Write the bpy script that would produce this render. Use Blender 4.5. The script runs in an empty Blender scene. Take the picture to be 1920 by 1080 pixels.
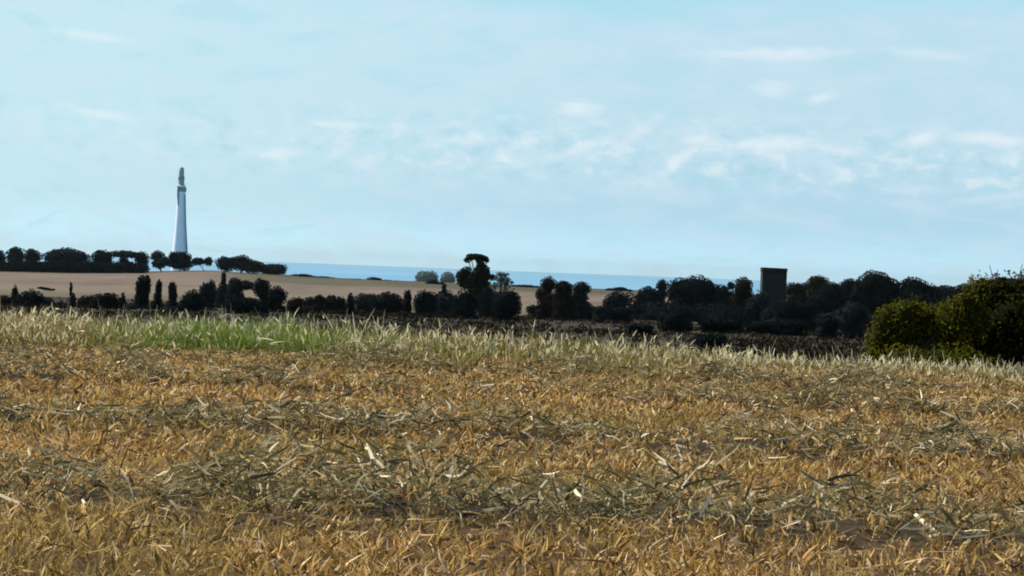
import bpy, math
import numpy as np
from mathutils import Vector, Matrix, Euler
R = math.radians
scene = bpy.context.scene
col = scene.collection

# ------------------------------------------------------------------ camera
CAM_Z = 1.70
F = 5444.0                       # focal length in photo pixels (1920 wide)
cd = bpy.data.cameras.new("camera")
cam = bpy.data.objects.new("camera", cd)
col.objects.link(cam)
cd.sensor_width = 36.0
cd.lens = 36.0 * F / 1920.0
cd.clip_start = 0.5
cd.clip_end = 200000.0
ROLL = R(2.2)
PITCH = math.atan((540 - 505) / F)
RM = Euler((R(90) - PITCH, 0, 0)).to_matrix() @ Matrix.Rotation(ROLL, 3, 'Z')
cam.matrix_world = Matrix.Translation((0, 0, CAM_Z)) @ RM.to_4x4()
scene.camera = cam

def ray(px, py):
    v = RM @ Vector(((px - 960) / F, (540 - py) / F, -1.0))
    return v / v.y
def P(px, py, D):
    v = ray(px, py)
    return np.array((v.x * D, D, CAM_Z + v.z * D))

# ------------------------------------------------------------------ light
SUN_EL, SUN_AZ = R(44), R(-60)   # azimuth from +Y, negative = to the left
sv = Vector((math.sin(SUN_AZ) * math.cos(SUN_EL), math.cos(SUN_AZ) * math.cos(SUN_EL), math.sin(SUN_EL)))
sl = bpy.data.lights.new("sun", 'SUN')
sun = bpy.data.objects.new("sun", sl)
col.objects.link(sun)
sl.energy = 5.0
sl.angle = R(0.5)
sl.color = (1.0, 0.92, 0.78)
sun.rotation_euler = sv.to_track_quat('Z', 'Y').to_euler()
sun.location = (0, 0, 50)

world = bpy.data.worlds.new("World")
scene.world = world
world.use_nodes = True
wt = world.node_tree
for n in list(wt.nodes): wt.nodes.remove(n)

class NT:
    """tiny helper to chain shader nodes"""
    def __init__(s, t): s.t = t
    def n(s, typ, **kw):
        x = s.t.nodes.new(typ)
        for k, v in kw.items(): setattr(x, k, v)
        return x
    def l(s, a, b): s.t.links.new(a, b)
    def inp(s, sock, v):
        if hasattr(v, 'is_output') or isinstance(v, bpy.types.NodeSocket): s.l(v, sock)
        else: sock.default_value = v
    def m(s, op, a, b=None, c=None, clamp=False):
        x = s.n('ShaderNodeMath', operation=op); x.use_clamp = clamp
        s.inp(x.inputs[0], a)
        if b is not None: s.inp(x.inputs[1], b)
        if c is not None: s.inp(x.inputs[2], c)
        return x.outputs[0]
    def mix(s, f, a, b, mode='MIX'):
        x = s.n('ShaderNodeMix', data_type='RGBA', blend_type=mode)
        s.inp(x.inputs[0], f); s.inp(x.inputs[6], a); s.inp(x.inputs[7], b)
        return x.outputs[2]
    def ss(s, v, a, b, lo=0.0, hi=1.0):
        x = s.n('ShaderNodeMapRange', interpolation_type='SMOOTHSTEP')
        s.inp(x.inputs[0], v)
        x.inputs[1].default_value = a; x.inputs[2].default_value = b
        x.inputs[3].default_value = lo; x.inputs[4].default_value = hi
        return x.outputs[0]
    def noise(s, vec, scale, detail=4, rough=0.55, dist=0.0):
        x = s.n('ShaderNodeTexNoise')
        if vec is not None: s.l(vec, x.inputs['Vector'])
        x.inputs['Scale'].default_value = scale
        x.inputs['Detail'].default_value = detail
        x.inputs['Roughness'].default_value = rough
        x.inputs['Distortion'].default_value = dist
        return x.outputs[0]

w = NT(wt)
SKY_S = 0.06
sky = w.n('ShaderNodeTexSky', sky_type='NISHITA')
sky.sun_disc = False
sky.sun_elevation = SUN_EL
sky.sun_rotation = SUN_AZ
sky.air_density = 1.0; sky.dust_density = 1.2; sky.ozone_density = 2.0
tc = w.n('ShaderNodeTexCoord')
sep = w.n('ShaderNodeSeparateXYZ'); w.l(tc.outputs['Generated'], sep.inputs[0])
X, Y, Z = sep.outputs
az = w.m('ARCTAN2', X, Y)
el = w.m('ARCSINE', Z)
def c4(r, g, b, k=1.0): return (r * k, g * k, b * k, 1.0)
K = 0.815 / SKY_S
# thin bright veil of high cloud over the sea, cut back upwards and sideways to lessen its fill light
comb = w.n('ShaderNodeCombineXYZ')
w.l(az, comb.inputs[0]); w.l(w.m('MULTIPLY', el, 3.2), comb.inputs[1])
nv = w.noise(comb.outputs[0], 5.0, 3, 0.5)
nv2 = w.noise(comb.outputs[0], 34.0, 5, 0.6, 0.6)
veil_low = c4(0.41, 0.69, 0.865, K)
veil_hi = c4(0.53, 0.755, 0.885, K)
veil = w.mix(w.ss(el, 0.0, 0.05), veil_low, veil_hi)
# paler towards the sun side (left)
veil = w.mix(w.ss(az, 0.10, -0.20), veil, c4(0.575, 0.83, 0.925, K))
veil = w.mix(w.ss(el, 0.024, 0.0, 0, 0.85), veil, c4(0.66, 1.03, 1.20, K))
veil = w.mix(w.ss(nv2, 0.45, 0.65, 0, 0.55), veil, c4(0.61, 0.79, 0.92, K))
veil = w.mix(w.ss(nv2, 0.47, 0.34, 0, 0.40), veil, c4(0.44, 0.745, 0.865, K))
# blue opening at the upper edge
upm = w.m('MULTIPLY', w.ss(w.m('ADD', el, w.m('MULTIPLY', w.m('SUBTRACT', nv, 0.5), 0.05)), 0.084, 0.105), 0.8)
veil = w.mix(upm, veil, c4(0.36, 0.74, 0.87, K))
# narrow band of small broken clouds
band = w.m('MULTIPLY', w.m('MULTIPLY', w.ss(el, 0.024, 0.038), w.ss(az, -0.20, 0.02, 0.35, 1.0)), w.ss(el, 0.060, 0.044))
comb2 = w.n('ShaderNodeCombineXYZ')
w.l(az, comb2.inputs[0]); w.l(w.m('MULTIPLY', el, 1.7), comb2.inputs[1])
nc = w.noise(comb2.outputs[0], 105.0, 6, 0.62, 0.25)
bandm = w.m('MULTIPLY', band, w.ss(nc, 0.49, 0.66, 0, 0.85))
veil = w.mix(bandm, veil, c4(0.72, 0.86, 0.93, K))
bandd = w.m('MULTIPLY', band, w.ss(nc, 0.48, 0.34, 0, 0.5))
veil = w.mix(bandd, veil, c4(0.38, 0.665, 0.79, K))
# single wisps: (px, py, half length, half height, tilt, strength)
wisps = [(1455, 270, 55, 11, -.12, .75), (1270, 303, 42, 8, -.75, .6), (1085, 203, 28, 12, 0, .65), (1450, 101, 100, 10, -.08, .6),
         (1735, 101, 70, 8, .03, .35), (1195, 250, 34, 9, -.7, .5), (1085, 278, 50, 9, -.45, .5), (1320, 262, 40, 12, .15, .5),
         (1725, 262, 32, 9, -.3, .6), (1860, 260, 60, 9, 0, .65), (1575, 282, 32, 8, 0, .5), (1448, 168, 26, 12, 0, .5), (1538, 183, 22, 7, -.3, .55),
         (185, 213, 50, 7, .08, .55), (165, 66, 60, 7, .05, .45), (640, 234, 50, 6, -.05, .5), (515, 287, 45, 8, -.1, .4), (870, 262, 70, 6, -.12, .35), (1870, 370, 70, 6, -.2, .3), (960, 300, 26, 8, .1, .4)]
jit = w.m('MULTIPLY', w.m('SUBTRACT', w.noise(comb.outputs[0], 140.0, 5, 0.65, 0.5), 0.5), 2.4)
wm = None
for (px, py, hl, hh, tl, st) in wisps:
    v = ray(px, py)
    a0 = math.atan2(v.x, 1.0); e0 = math.asin(v.z / v.length)
    tl = tl + ROLL
    da = w.m('SUBTRACT', az, a0); de = w.m('SUBTRACT', el, e0)
    u_ = w.m('ADD', w.m('MULTIPLY', da, math.cos(tl) * F / hl), w.m('MULTIPLY', de, -math.sin(tl) * F / hl))
    v_ = w.m('ADD', w.m('MULTIPLY', da, math.sin(tl) * F / hh), w.m('MULTIPLY', de, math.cos(tl) * F / hh))
    d2 = w.m('ADD', w.m('MULTIPLY', u_, u_), w.m('MULTIPLY', v_, v_))
    dd = w.m('ADD', w.m('SQRT', d2), jit)
    k = w.ss(dd, 2.1, 0.0, 0, st * .85)
    wm = k if wm is None else w.m('MAXIMUM', wm, k)
veil = w.mix(wm, veil, c4(0.90, 0.96, 1.0, K))
# veil kept to the low forward sky so less fill reaches the field
cover = w.m('MULTIPLY', w.ss(el, 0.32, 0.12, 0.0, 0.95), w.ss(w.m('ABSOLUTE', az), 1.3, 0.6, 0.35, 1.0))
out_c = w.mix(cover, sky.outputs[0], veil)
bg = w.n('ShaderNodeBackground'); bg.inputs[1].default_value = SKY_S
w.l(out_c, bg.inputs[0])
wo = w.n('ShaderNodeOutputWorld'); w.l(bg.outputs[0], wo.inputs[0])

scene.view_settings.view_transform = 'Standard'
scene.view_settings.look = 'None'
scene.view_settings.exposure = 0.32
scene.view_settings.gamma = 1.0
scene.render.filter_size = 1.9
scene.cycles.filter_width = 1.9 if hasattr(scene.cycles, 'filter_width') else 1.5
scene.cycles.pixel_filter_type = 'BLACKMAN_HARRIS'
scene.cycles.volume_bounces = 0
scene.cycles.max_bounces = 6
scene.cycles.transparent_max_bounces = 4

# ------------------------------------------------------------------ helpers
rng = np.random.default_rng(7)

def tagk(o, kind): o['kind'] = kind
def tag(o, label, cat, group=None):
    o['label'] = label; o['category'] = cat
    if group: o['group'] = group

def mesh_np(name, V, Q=None, T=None, mat=None, C=None, parent=None, smooth=False, origin=None):
    V = np.asarray(V, np.float64)
    if origin is not None: V = V - np.asarray(origin)
    me = bpy.data.meshes.new(name)
    Q = np.zeros((0, 4), np.int32) if Q is None else np.asarray(Q, np.int32)
    T = np.zeros((0, 3), np.int32) if T is None else np.asarray(T, np.int32)
    me.vertices.add(len(V)); me.vertices.foreach_set("co", V.astype(np.float32).ravel())
    nl = Q.size + T.size
    me.loops.add(nl); me.loops.foreach_set("vertex_index", np.concatenate([Q.ravel(), T.ravel()]).astype(np.int32))
    me.polygons.add(len(Q) + len(T))
    st = np.concatenate([np.arange(len(Q)) * 4, Q.size + np.arange(len(T)) * 3]).astype(np.int32)
    me.polygons.foreach_set("loop_start", st)
    me.polygons.foreach_set("loop_total", np.concatenate([np.full(len(Q), 4), np.full(len(T), 3)]).astype(np.int32))
    if smooth: me.polygons.foreach_set("use_smooth", np.ones(len(Q) + len(T), bool))
    me.update(calc_edges=True)
    if C is not None:
        C = np.asarray(C, np.float32)
        if C.shape[1] == 3: C = np.concatenate([C, np.ones((len(C), 1), np.float32)], 1)
        a = me.color_attributes.new("col", 'FLOAT_COLOR', 'POINT')
        a.data.foreach_set("color", C.ravel())
    if mat: me.materials.append(mat)
    o = bpy.data.objects.new(name, me)
    col.objects.link(o)
    if parent is not None: o.parent = parent
    elif origin is not None: o.location = tuple(origin)
    return o

def _h(ix, iy, s):
    n = (ix * 374761393 + iy * 668265263 + s * 1274126177) & 0xffffffff
    n = ((n ^ (n >> 13)) * 1274126177) & 0xffffffff
    return ((n ^ (n >> 16)) & 0xffff) / 65535.0
def vnoise(x, y, s=0):
    x = np.asarray(x, float); y = np.asarray(y, float)
    ix = np.floor(x).astype(np.int64); iy = np.floor(y).astype(np.int64)
    fx = x - ix; fy = y - iy
    fx = fx * fx * (3 - 2 * fx); fy = fy * fy * (3 - 2 * fy)
    a = _h(ix, iy, s); b = _h(ix + 1, iy, s); c = _h(ix, iy + 1, s); d = _h(ix + 1, iy + 1, s)
    return (a * (1 - fx) + b * fx) * (1 - fy) + (c * (1 - fx) + d * fx) * fy
def fbm(x, y, s=0, o=4):
    r = 0; a = 0.5; t = 0
    for i in range(o):
        r = r + a * vnoise(x * 2 ** i, y * 2 ** i, s + i * 17); t += a; a *= 0.5
    return r / t

PD = np.array([-200, 0, 58, 62, 80, 100, 150, 200, 300, 400, 500, 600, 700, 900, 1050, 1200, 1350, 1700, 2600, 3500, 4500, 6000, 9000])
PZ = np.array([0, 0, 0, -.05, -.5, -.95, -1.75, -2.6, -4.2, -5.5, -6.6, -7.1, -7.2, -6.0, -5.0, -4.55, -5.6, -12, -22, -31, -34, -38, -40.])
def sst(x, a, b):
    t = np.clip((x - a) / (b - a), 0, 1); return t * t * (3 - 2 * t)
BANDS = [(20.0, 1.35, .13), (28.4, .80, .13), (38.0, .6, .12), (46.4, .5, .10)]
def windrow(x, y):
    m = 0
    for i, (c, hw, h) in enumerate(BANDS):
        cc = c + 0.9 * (fbm(x * .16, x * 0 + i * 5.3, 31 + i, 2) - .5)
        ww = hw * (0.65 + 0.8 * fbm(x * .35, x * 0 + i * 3.1, 51, 2))
        m = np.maximum(m, np.exp(-((y - cc) / ww) ** 2))
    return m
def terrain(x, y):
    x = np.asarray(x, float); y = np.asarray(y, float)
    z = np.interp(y, PD, PZ)
    u = x / np.maximum(y, 60)
    # the hill on the left stands higher than the ridge in the middle
    hill = np.exp(-((y - 1150) / 260) ** 2)
    off = np.interp(960 + F * u, [0, 130, 270, 330, 400, 450, 515, 566, 700, 900, 1200, 1900], [37, 35, 30, 25, 22, 24, 24, 27, 28, 29, 30, 30])
    z = z + hill * ((1.70 - (off + 3) * 1150 / F) + 4.75)
    big = sst(y, 70, 200)
    z = z + big * 0.5 * (fbm(x / 60, y / 60, 3, 2) - .5)
    near = 1 - sst(y, 56, 75)
    w_ = windrow(x, y) * near
    z = z + near * (0.05 * (fbm(x * 2.2, y * 2.2, 5, 3) - .5) + 0.10 * (fbm(x * .25, y * .3, 9, 2) - .5)) + w_ * (0.02 + .11 * fbm(x * 1.3, y * 1.3, 8, 3))
    z = z + (sst(y, 50.5, 53) * (1 - sst(y, 58, 64))) * 0.05
    return z
def tz(x, y): return float(terrain(np.array([x]), np.array([y]))[0])

def attr_mat(name, rough=0.9, trans=0.0, noise_scale=None, noise_amt=0.3, bump=None, spec=0.1, coat=None):
    m = bpy.data.materials.new(name); m.use_nodes = True
    t = NT(m.node_tree)
    b = m.node_tree.nodes['Principled BSDF']
    a = t.n('ShaderNodeVertexColor'); a.layer_name = "col"
    c = a.outputs[0]
    if noise_scale:
        g = t.n('ShaderNodeNewGeometry')
        nf = t.noise(g.outputs['Position'], noise_scale, 5, 0.6)
        f = t.ss(nf, 0.3, 0.7, 1 - noise_amt, 1 + noise_amt)
        vm = t.n('ShaderNodeVectorMath', operation='SCALE'); t.l(c, vm.inputs[0]); t.l(f, vm.inputs['Scale'])
        c = vm.outputs[0]
    t.l(c, b.inputs['Base Color'])
    b.inputs['Roughness'].default_value = rough
    b.inputs['Specular IOR Level'].default_value = spec
    if bump:
        g = t.n('ShaderNodeNewGeometry')
        nb = t.noise(g.outputs['Position'], bump[0], 6, 0.65)
        bp = t.n('ShaderNodeBump'); bp.inputs['Strength'].default_value = bump[1]; bp.inputs['Distance'].default_value = bump[2]
        t.l(nb, bp.inputs['Height']); t.l(bp.outputs[0], b.inputs['Normal'])
    if trans:
        tr = t.n('ShaderNodeBsdfTranslucent'); t.l(c, tr.inputs[0])
        mx = t.n('ShaderNodeMixShader'); mx.inputs[0].default_value = trans
        t.l(b.outputs[0], mx.inputs[1]); t.l(tr.outputs[0], mx.inputs[2])
        t.l(mx.outputs[0], m.node_tree.nodes['Material Output'].inputs[0])
    return m

def plain_mat(name, rgb, rough=0.8, nscale=3.0, namt=0.2, bump=0.2):
    m = bpy.data.materials.new(name); m.use_nodes = True
    t = NT(m.node_tree); b = m.node_tree.nodes['Principled BSDF']
    g = t.n('ShaderNodeTexCoord')
    nf = t.noise(g.outputs['Object'], nscale, 6, 0.6)
    t.l(t.mix(nf, c4(*rgb, 1 - namt), c4(*rgb, 1 + namt)), b.inputs['Base Color'])
    b.inputs['Roughness'].default_value = rough
    b.inputs['Specular IOR Level'].default_value = 0.2
    bp = t.n('ShaderNodeBump'); bp.inputs['Strength'].default_value = bump
    t.l(nf, bp.inputs['Height']); t.l(bp.outputs[0], b.inputs['Normal'])
    return m

M_ground = attr_mat("soil_and_dry_field", 0.95, noise_scale=9.0, noise_amt=0.35, bump=(6.0, 0.5, 0.05))
M_straw = attr_mat("dry_straw", 0.8, trans=0.25, spec=0.10)
M_grass = attr_mat("dry_and_green_grass", 0.9, trans=0.40, spec=0.03)
M_leaf = attr_mat("dark_evergreen_foliage", 0.95, trans=0.0, spec=0.0)
M_bushleaf = attr_mat("acacia_leaf", 0.8, trans=0.30, spec=0.05)
M_bark = plain_mat("bark", (0.05, 0.04, 0.032), 0.95, 8.0, 0.35, 0.5)
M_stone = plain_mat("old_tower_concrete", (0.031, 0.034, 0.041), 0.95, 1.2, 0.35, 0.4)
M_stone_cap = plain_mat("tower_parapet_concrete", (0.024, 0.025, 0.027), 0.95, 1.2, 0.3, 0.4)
M_dark_open = plain_mat("dark_opening_board", (0.012, 0.012, 0.014), 0.9)
M_chim = plain_mat("pale_concrete", (0.80, 0.82, 0.86), 0.9, 0.08, 0.12, 0.1)
M_chim_dark = plain_mat("weathered_dark_steel", (0.17, 0.22, 0.26), 0.7, 0.2, 0.2, 0.1)
M_chim_mid = plain_mat("sooty_concrete", (0.26, 0.32, 0.32), 0.9, 0.1, 0.2, 0.1)

# ------------------------------------------------------------------ ground sheet
ys = [-150.0, -80, -40, -20, -8, 0, 5, 9, 11]
y = 12.0
while y < 7200:
    ys.append(y)
    if y < 60: dy = max(0.07, y * 0.0045)
    elif y < 1500: dy = y * 0.010
    else: dy = y * 0.03
    y += dy
ys = np.array(ys)
ns = 420
s = np.linspace(-1, 1, ns); s = 0.35 * s + 0.65 * s ** 3 * 1.0
GX = s[None, :] * (22 + 0.75 * np.abs(ys[:, None])) / 1.0
GY = np.repeat(ys[:, None], ns, 1)
GZ = terrain(GX, GY)
n1 = fbm(GX * .5, GY * .5, 60, 3)[..., None]
def C3(r, g, b): return np.array((r, g, b))
wr = windrow(GX, GY)[..., None]
soil = C3(.085, .054, .026) * (0.65 + 0.7 * n1)
soil = soil * (1 - wr) + C3(.04, .034, .022) * wr  # soil painted darker under the straw rows, as the shadowed gaps between straws
verge = C3(.085, .075, .035)
scrub = C3(.036, .030, .023) * (0.55 + 0.9 * fbm(GX / 7, GY / 14, 71, 3)[..., None])
# faint pale tracks in the scrubland
trk = np.exp(-((fbm(GX / 40, GY / 60, 91, 2) - .5) / .018) ** 2)[..., None]
scrub = scrub * (1 - .6 * trk) + C3(.07, .06, .045) * .6 * trk
pinkf = C3(.158, .126, .104) * (0.62 + 0.5 * fbm(GX / 22, GY / 45, 77, 4)[..., None] + .3 * fbm(GX / 3.5, GY / 50, 79, 2)[..., None])
olivf = C3(.090, .084, .056) * (0.65 + 0.7 * fbm(GX / 30, GY / 60, 78, 3)[..., None])
paleg = C3(.165, .145, .105)
D_ = GY[..., None]
U_ = GX[..., None] / np.maximum(D_, 1)
wob = (fbm(GX / 60, GY / 90, 83, 3)[..., None] - .5)
c = soil
c = c + (verge - c) * sst(D_, 50.5, 54)
c = c + (scrub - c) * sst(D_, 59, 66)
c = c + (paleg * .75 - c) * sst(D_ + 60 * wob, 520, 600)
c = c + (paleg - c) * sst(D_ + 80 * wob, 610, 680)
c = c + (pinkf - c) * sst(D_ + 120 * wob, 690, 800)
c = c + (olivf - c) * (sst(D_ + 90 * wob, 930, 985) * sst(U_, -0.105, -0.085))
c = c + (C3(.06, .055, .045) - c) * (sst(D_, 1085, 1110) * (1 - .6 * sst(U_, -.14, -.12)))
c = c + (C3(.09, .085, .07) - c) * sst(D_, 1400, 1600)
ny = len(ys)
idx = np.arange(ny * ns).reshape(ny, ns)
Q = np.stack([idx[:-1, :-1], idx[:-1, 1:], idx[1:, 1:], idx[1:, :-1]], -1).reshape(-1, 4)
V = np.stack([GX, GY, GZ], -1).reshape(-1, 3)
o = mesh_np("ground", V, Q, None, M_ground, c.reshape(-1, 3), smooth=True); tagk(o, 'structure')

# ------------------------------------------------------------------ sea
SEA_Z = -32.0
m = bpy.data.materials.new("sea_water"); m.use_nodes = True
t = NT(m.node_tree); b = m.node_tree.nodes['Principled BSDF']
g = t.n('ShaderNodeNewGeometry')
mp = t.n('ShaderNodeMapping'); mp.inputs['Scale'].default_value = (0.0012, 0.0004, 1)
t.l(g.outputs['Position'], mp.inputs[0])
nf = t.noise(mp.outputs[0], 1.0, 4, 0.6)
t.l(t.mix(t.ss(nf, .35, .65), c4(.14, .36, .58), c4(.19, .42, .63)), b.inputs['Base Color'])
b.inputs['Roughness'].default_value = 0.45
b.inputs['Specular IOR Level'].default_value = 0.35
wv = t.noise(g.outputs['Position'], 0.05, 5, 0.6)
bp = t.n('ShaderNodeBump'); bp.inputs['Strength'].default_value = 0.6; bp.inputs['Distance'].default_value = 3.0
t.l(wv, bp.inputs['Height']); t.l(bp.outputs[0], b.inputs['Normal'])
yy = np.array([2800, 4000, 6000, 9000, 14000, 22000, 35000, 60000.])
xx = np.linspace(-1, 1, 9)
SX = xx[None, :] * (4000 + .7 * yy[:, None]); SY = np.repeat(yy[:, None], 9, 1)
idx = np.arange(len(yy) * 9).reshape(len(yy), 9)
Q = np.stack([idx[:-1, :-1], idx[:-1, 1:], idx[1:, 1:], idx[1:, :-1]], -1).reshape(-1, 4)
o = mesh_np("sea", np.stack([SX, SY, SX * 0 + SEA_Z], -1).reshape(-1, 3), Q, None, m); tagk(o, 'structure')

# ------------------------------------------------------------------ blades (stubble, straw, grass)
def strips(base, dirv, length, width, curve, nseg, colr, tipcol=None):
    """ribbons: base (n,3), dirv (n,3) unit start direction, curve (n,3) bend added ~ t^2; flat side turned at random"""
    n = len(base)
    side = np.cross(dirv, rng.normal(size=(n, 3)))
    side /= np.linalg.norm(side, axis=1, keepdims=True) + 1e-9
    V = []; C = []
    for k in range(nseg + 1):
        tt = k / nseg
        p = base + dirv * (length * tt)[:, None] + curve * (tt * tt)
        wd = width * (1.0 if k < nseg else 0.35)
        V.append(p - side * wd[:, None] / 2); V.append(p + side * wd[:, None] / 2)
        cc = colr if tipcol is None else colr * (1 - tt ** 1.5) + tipcol * tt ** 1.5
        C.append(cc); C.append(cc)
    V = np.stack(V, 1); C = np.stack(C, 1)
    m_ = 2 * (nseg + 1)
    b0 = (np.arange(n) * m_)[:, None]
    Qs = [np.stack([b0[:, 0] + 2 * k, b0[:, 0] + 2 * k + 1, b0[:, 0] + 2 * k + 3, b0[:, 0] + 2 * k + 2], -1) for k in range(nseg)]
    return V.reshape(-1, 3), np.concatenate(Qs), C.reshape(-1, 3)

def join(parts):
    Vs, Qs, Cs = [], [], []; off = 0
    for V, Q, C in parts:
        Vs.append(V); Qs.append(Q + off); Cs.append(C); off += len(V)
    return np.concatenate(Vs), np.concatenate(Qs), np.concatenate(Cs)

def scatter(n, y0, y1, margin=1.5, slope=0.20, power=1.0):
    """area-uniform points in the wedge in front of the camera"""
    ymax = slope * y1 + margin
    pts = []
    tot = 0
    while tot < n:
        yy = rng.uniform(y0, y1, n * 2); xx = rng.uniform(-ymax, ymax, n * 2)
        k = np.abs(xx) < slope * yy + margin
        if power != 1.0: k &= rng.random(n * 2) < (y0 / yy) ** (power - 1)
        pts.append(np.stack([xx[k], yy[k]], 1)); tot += k.sum()
    return np.concatenate(pts)[:n]

def unit(v): return v / (np.linalg.norm(v, axis=1, keepdims=True) + 1e-9)
def palette(n, cols, var=0.25):
    c = np.array(cols)[rng.integers(0, len(cols), n)]
    return c * (1 + var * (rng.random((n, 1)) * 2 - 1))

# standing stubble, in tufts
def stubble():
    nt = 36000
    tp = scatter(nt, 12.5, 52.5, 1.6, 0.2, 1.6)
    wm_ = windrow(tp[:, 0], tp[:, 1])
    pat = fbm(tp[:, 0] * .9, tp[:, 1] * .6, 12, 3)
    keep = rng.random(nt) < (1 - .62 * np.clip(wm_ * 1.3, 0, 1)) * np.clip(0.42 + 2.4 * (pat - .32), .22, 1)
    tp = tp[keep]
    per = 7
    p = np.repeat(tp, per, 0) + rng.normal(0, .028, (len(tp) * per, 2))
    n = len(p)
    z = terrain(p[:, 0], p[:, 1]) - .01
    h = (0.07 + .07 * rng.random(n)) * (0.75 + .6 * np.repeat(rng.random(len(tp)), per))
    lean = rng.normal(0, .26, (n, 2)) + np.repeat(rng.normal(0, .18, (len(tp), 2)), per, 0)
    d = unit(np.concatenate([lean, np.ones((n, 1))], 1))
    cv = np.concatenate([rng.normal(0, .045, (n, 2)), -np.abs(rng.normal(0, .025, (n, 1)))], 1)
    big = fbm(p[:, 0] * .35, p[:, 1] * .2, 22, 3)[:, None]
    cl = palette(n, [(.64, .425, .135), (.50, .325, .095), (.72, .52, .20), (.28, .175, .06), (.60, .365, .13), (.92, .73, .44), (.17, .10, .04)], .38)
    cl = cl * (1 + .5 * (big - .5))
    green = sst(fbm(p[:, 0] * .5, p[:, 1] * .3, 44, 3), .56, .70)[:, None] * .25
    cl = cl * (1 - green) + C3(.27, .27, .09) * green
    wd = (.008 + .018 * rng.random(n) ** 1.5) * np.clip(p[:, 1] / 26, .75, 1.5)
    return strips(np.column_stack([p, z]), d, h, wd, cv, 3, cl)
# short broken straw lying between the stalks everywhere
def litter():
    n = 38000
    p = scatter(n, 12.5, 53.5, 1.6, 0.2, 1.3)
    p = p[rng.random(n) < 1 - .6 * windrow(p[:, 0], p[:, 1])]; n = len(p)
    z = terrain(p[:, 0], p[:, 1]) + .01 + .10 * rng.random(n) ** 2
    a = rng.uniform(0, 2 * np.pi, n)
    d = unit(np.stack([np.cos(a), np.sin(a), rng.normal(0, .22, n)], 1))
    L = .05 + .12 * rng.random(n) ** 1.5
    cv = rng.normal(0, .04, (n, 3))
    cl = palette(n, [(.48, .33, .14), (.38, .26, .11), (.66, .52, .31), (.22, .15, .07), (.52, .35, .17), (.13, .09, .05)], .38)
    return strips(np.column_stack([p, z]), d, L, (.010 + .014 * rng.random(n)) * np.clip(p[:, 1] / 26, .75, 1.5), cv, 2, cl)
V, Q, C = join([stubble(), litter()])
o = mesh_np("stubble", V, Q, None, M_straw, C); tagk(o, 'stuff')
tag(o, "golden cut straw stubble standing over the whole foreground field", "stubble")

# windrows of loose straw
def windrow_straw():
    out = []
    for (c0, hw, hh) in BANDS:
        nn = int(24000 * (hw / 1.5) * (c0 / 24) ** 1.1)
        x = rng.uniform(-1, 1, nn) * (0.2 * c0 + 2.2)
        yb = c0 + rng.normal(0, hw * .80, nn)
        p = np.stack([x, yb], 1)
        m_ = np.clip(windrow(x, yb) * 1.4, 0, 1)
        pat = fbm(x * .55, yb * .8, 102, 3)
        pat2 = fbm(x * 2.0, yb * 2.5, 103, 3)
        k = rng.random(nn) < m_ * np.clip(.3 + 5.0 * (pat - .40), .2, 1) * np.clip(.15 + 6 * (pat2 - .40), .10, 1)
        p = p[k]; x = x[k]; yb = yb[k]; n = len(p); m_ = m_[k]; pt = pat[k]
        top = .05 + .30 * m_ * np.clip(.25 + 3 * (pt - .33), 0, 1) * np.clip(2.2 * vnoise(x * 1.6, yb * 1.6, 105) - .35, .1, 1.3)
        z = terrain(x, yb) + .02 + top * rng.random(n) ** .7
        a = rng.uniform(0, 2 * np.pi, n)
        d = unit(np.stack([np.cos(a), np.sin(a), rng.normal(0, .45, n)], 1))
        L = .06 + .17 * rng.random(n) ** 1.4
        cv = rng.normal(0, .07, (n, 3)); cv[:, 2] -= .03
        cl = palette(n, [(.26, .235, .12), (.20, .185, .09), (.36, .32, .18), (.10, .09, .05), (.32, .26, .12), (.42, .31, .12), (.16, .145, .08), (.88, .80, .58), (.27, .25, .16)], .4)
        out.append(strips(np.column_stack([x, yb, z]), d, L, .009 + .014 * rng.random(n) ** 1.3, cv, 3, cl))
    return join(out)
V, Q, C = windrow_straw()
o = mesh_np("loose_straw", V, Q, None, M_straw, C); tagk(o, 'stuff')
tag(o, "grey olive loose straw lying in long rows across the stubble", "straw")

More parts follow.
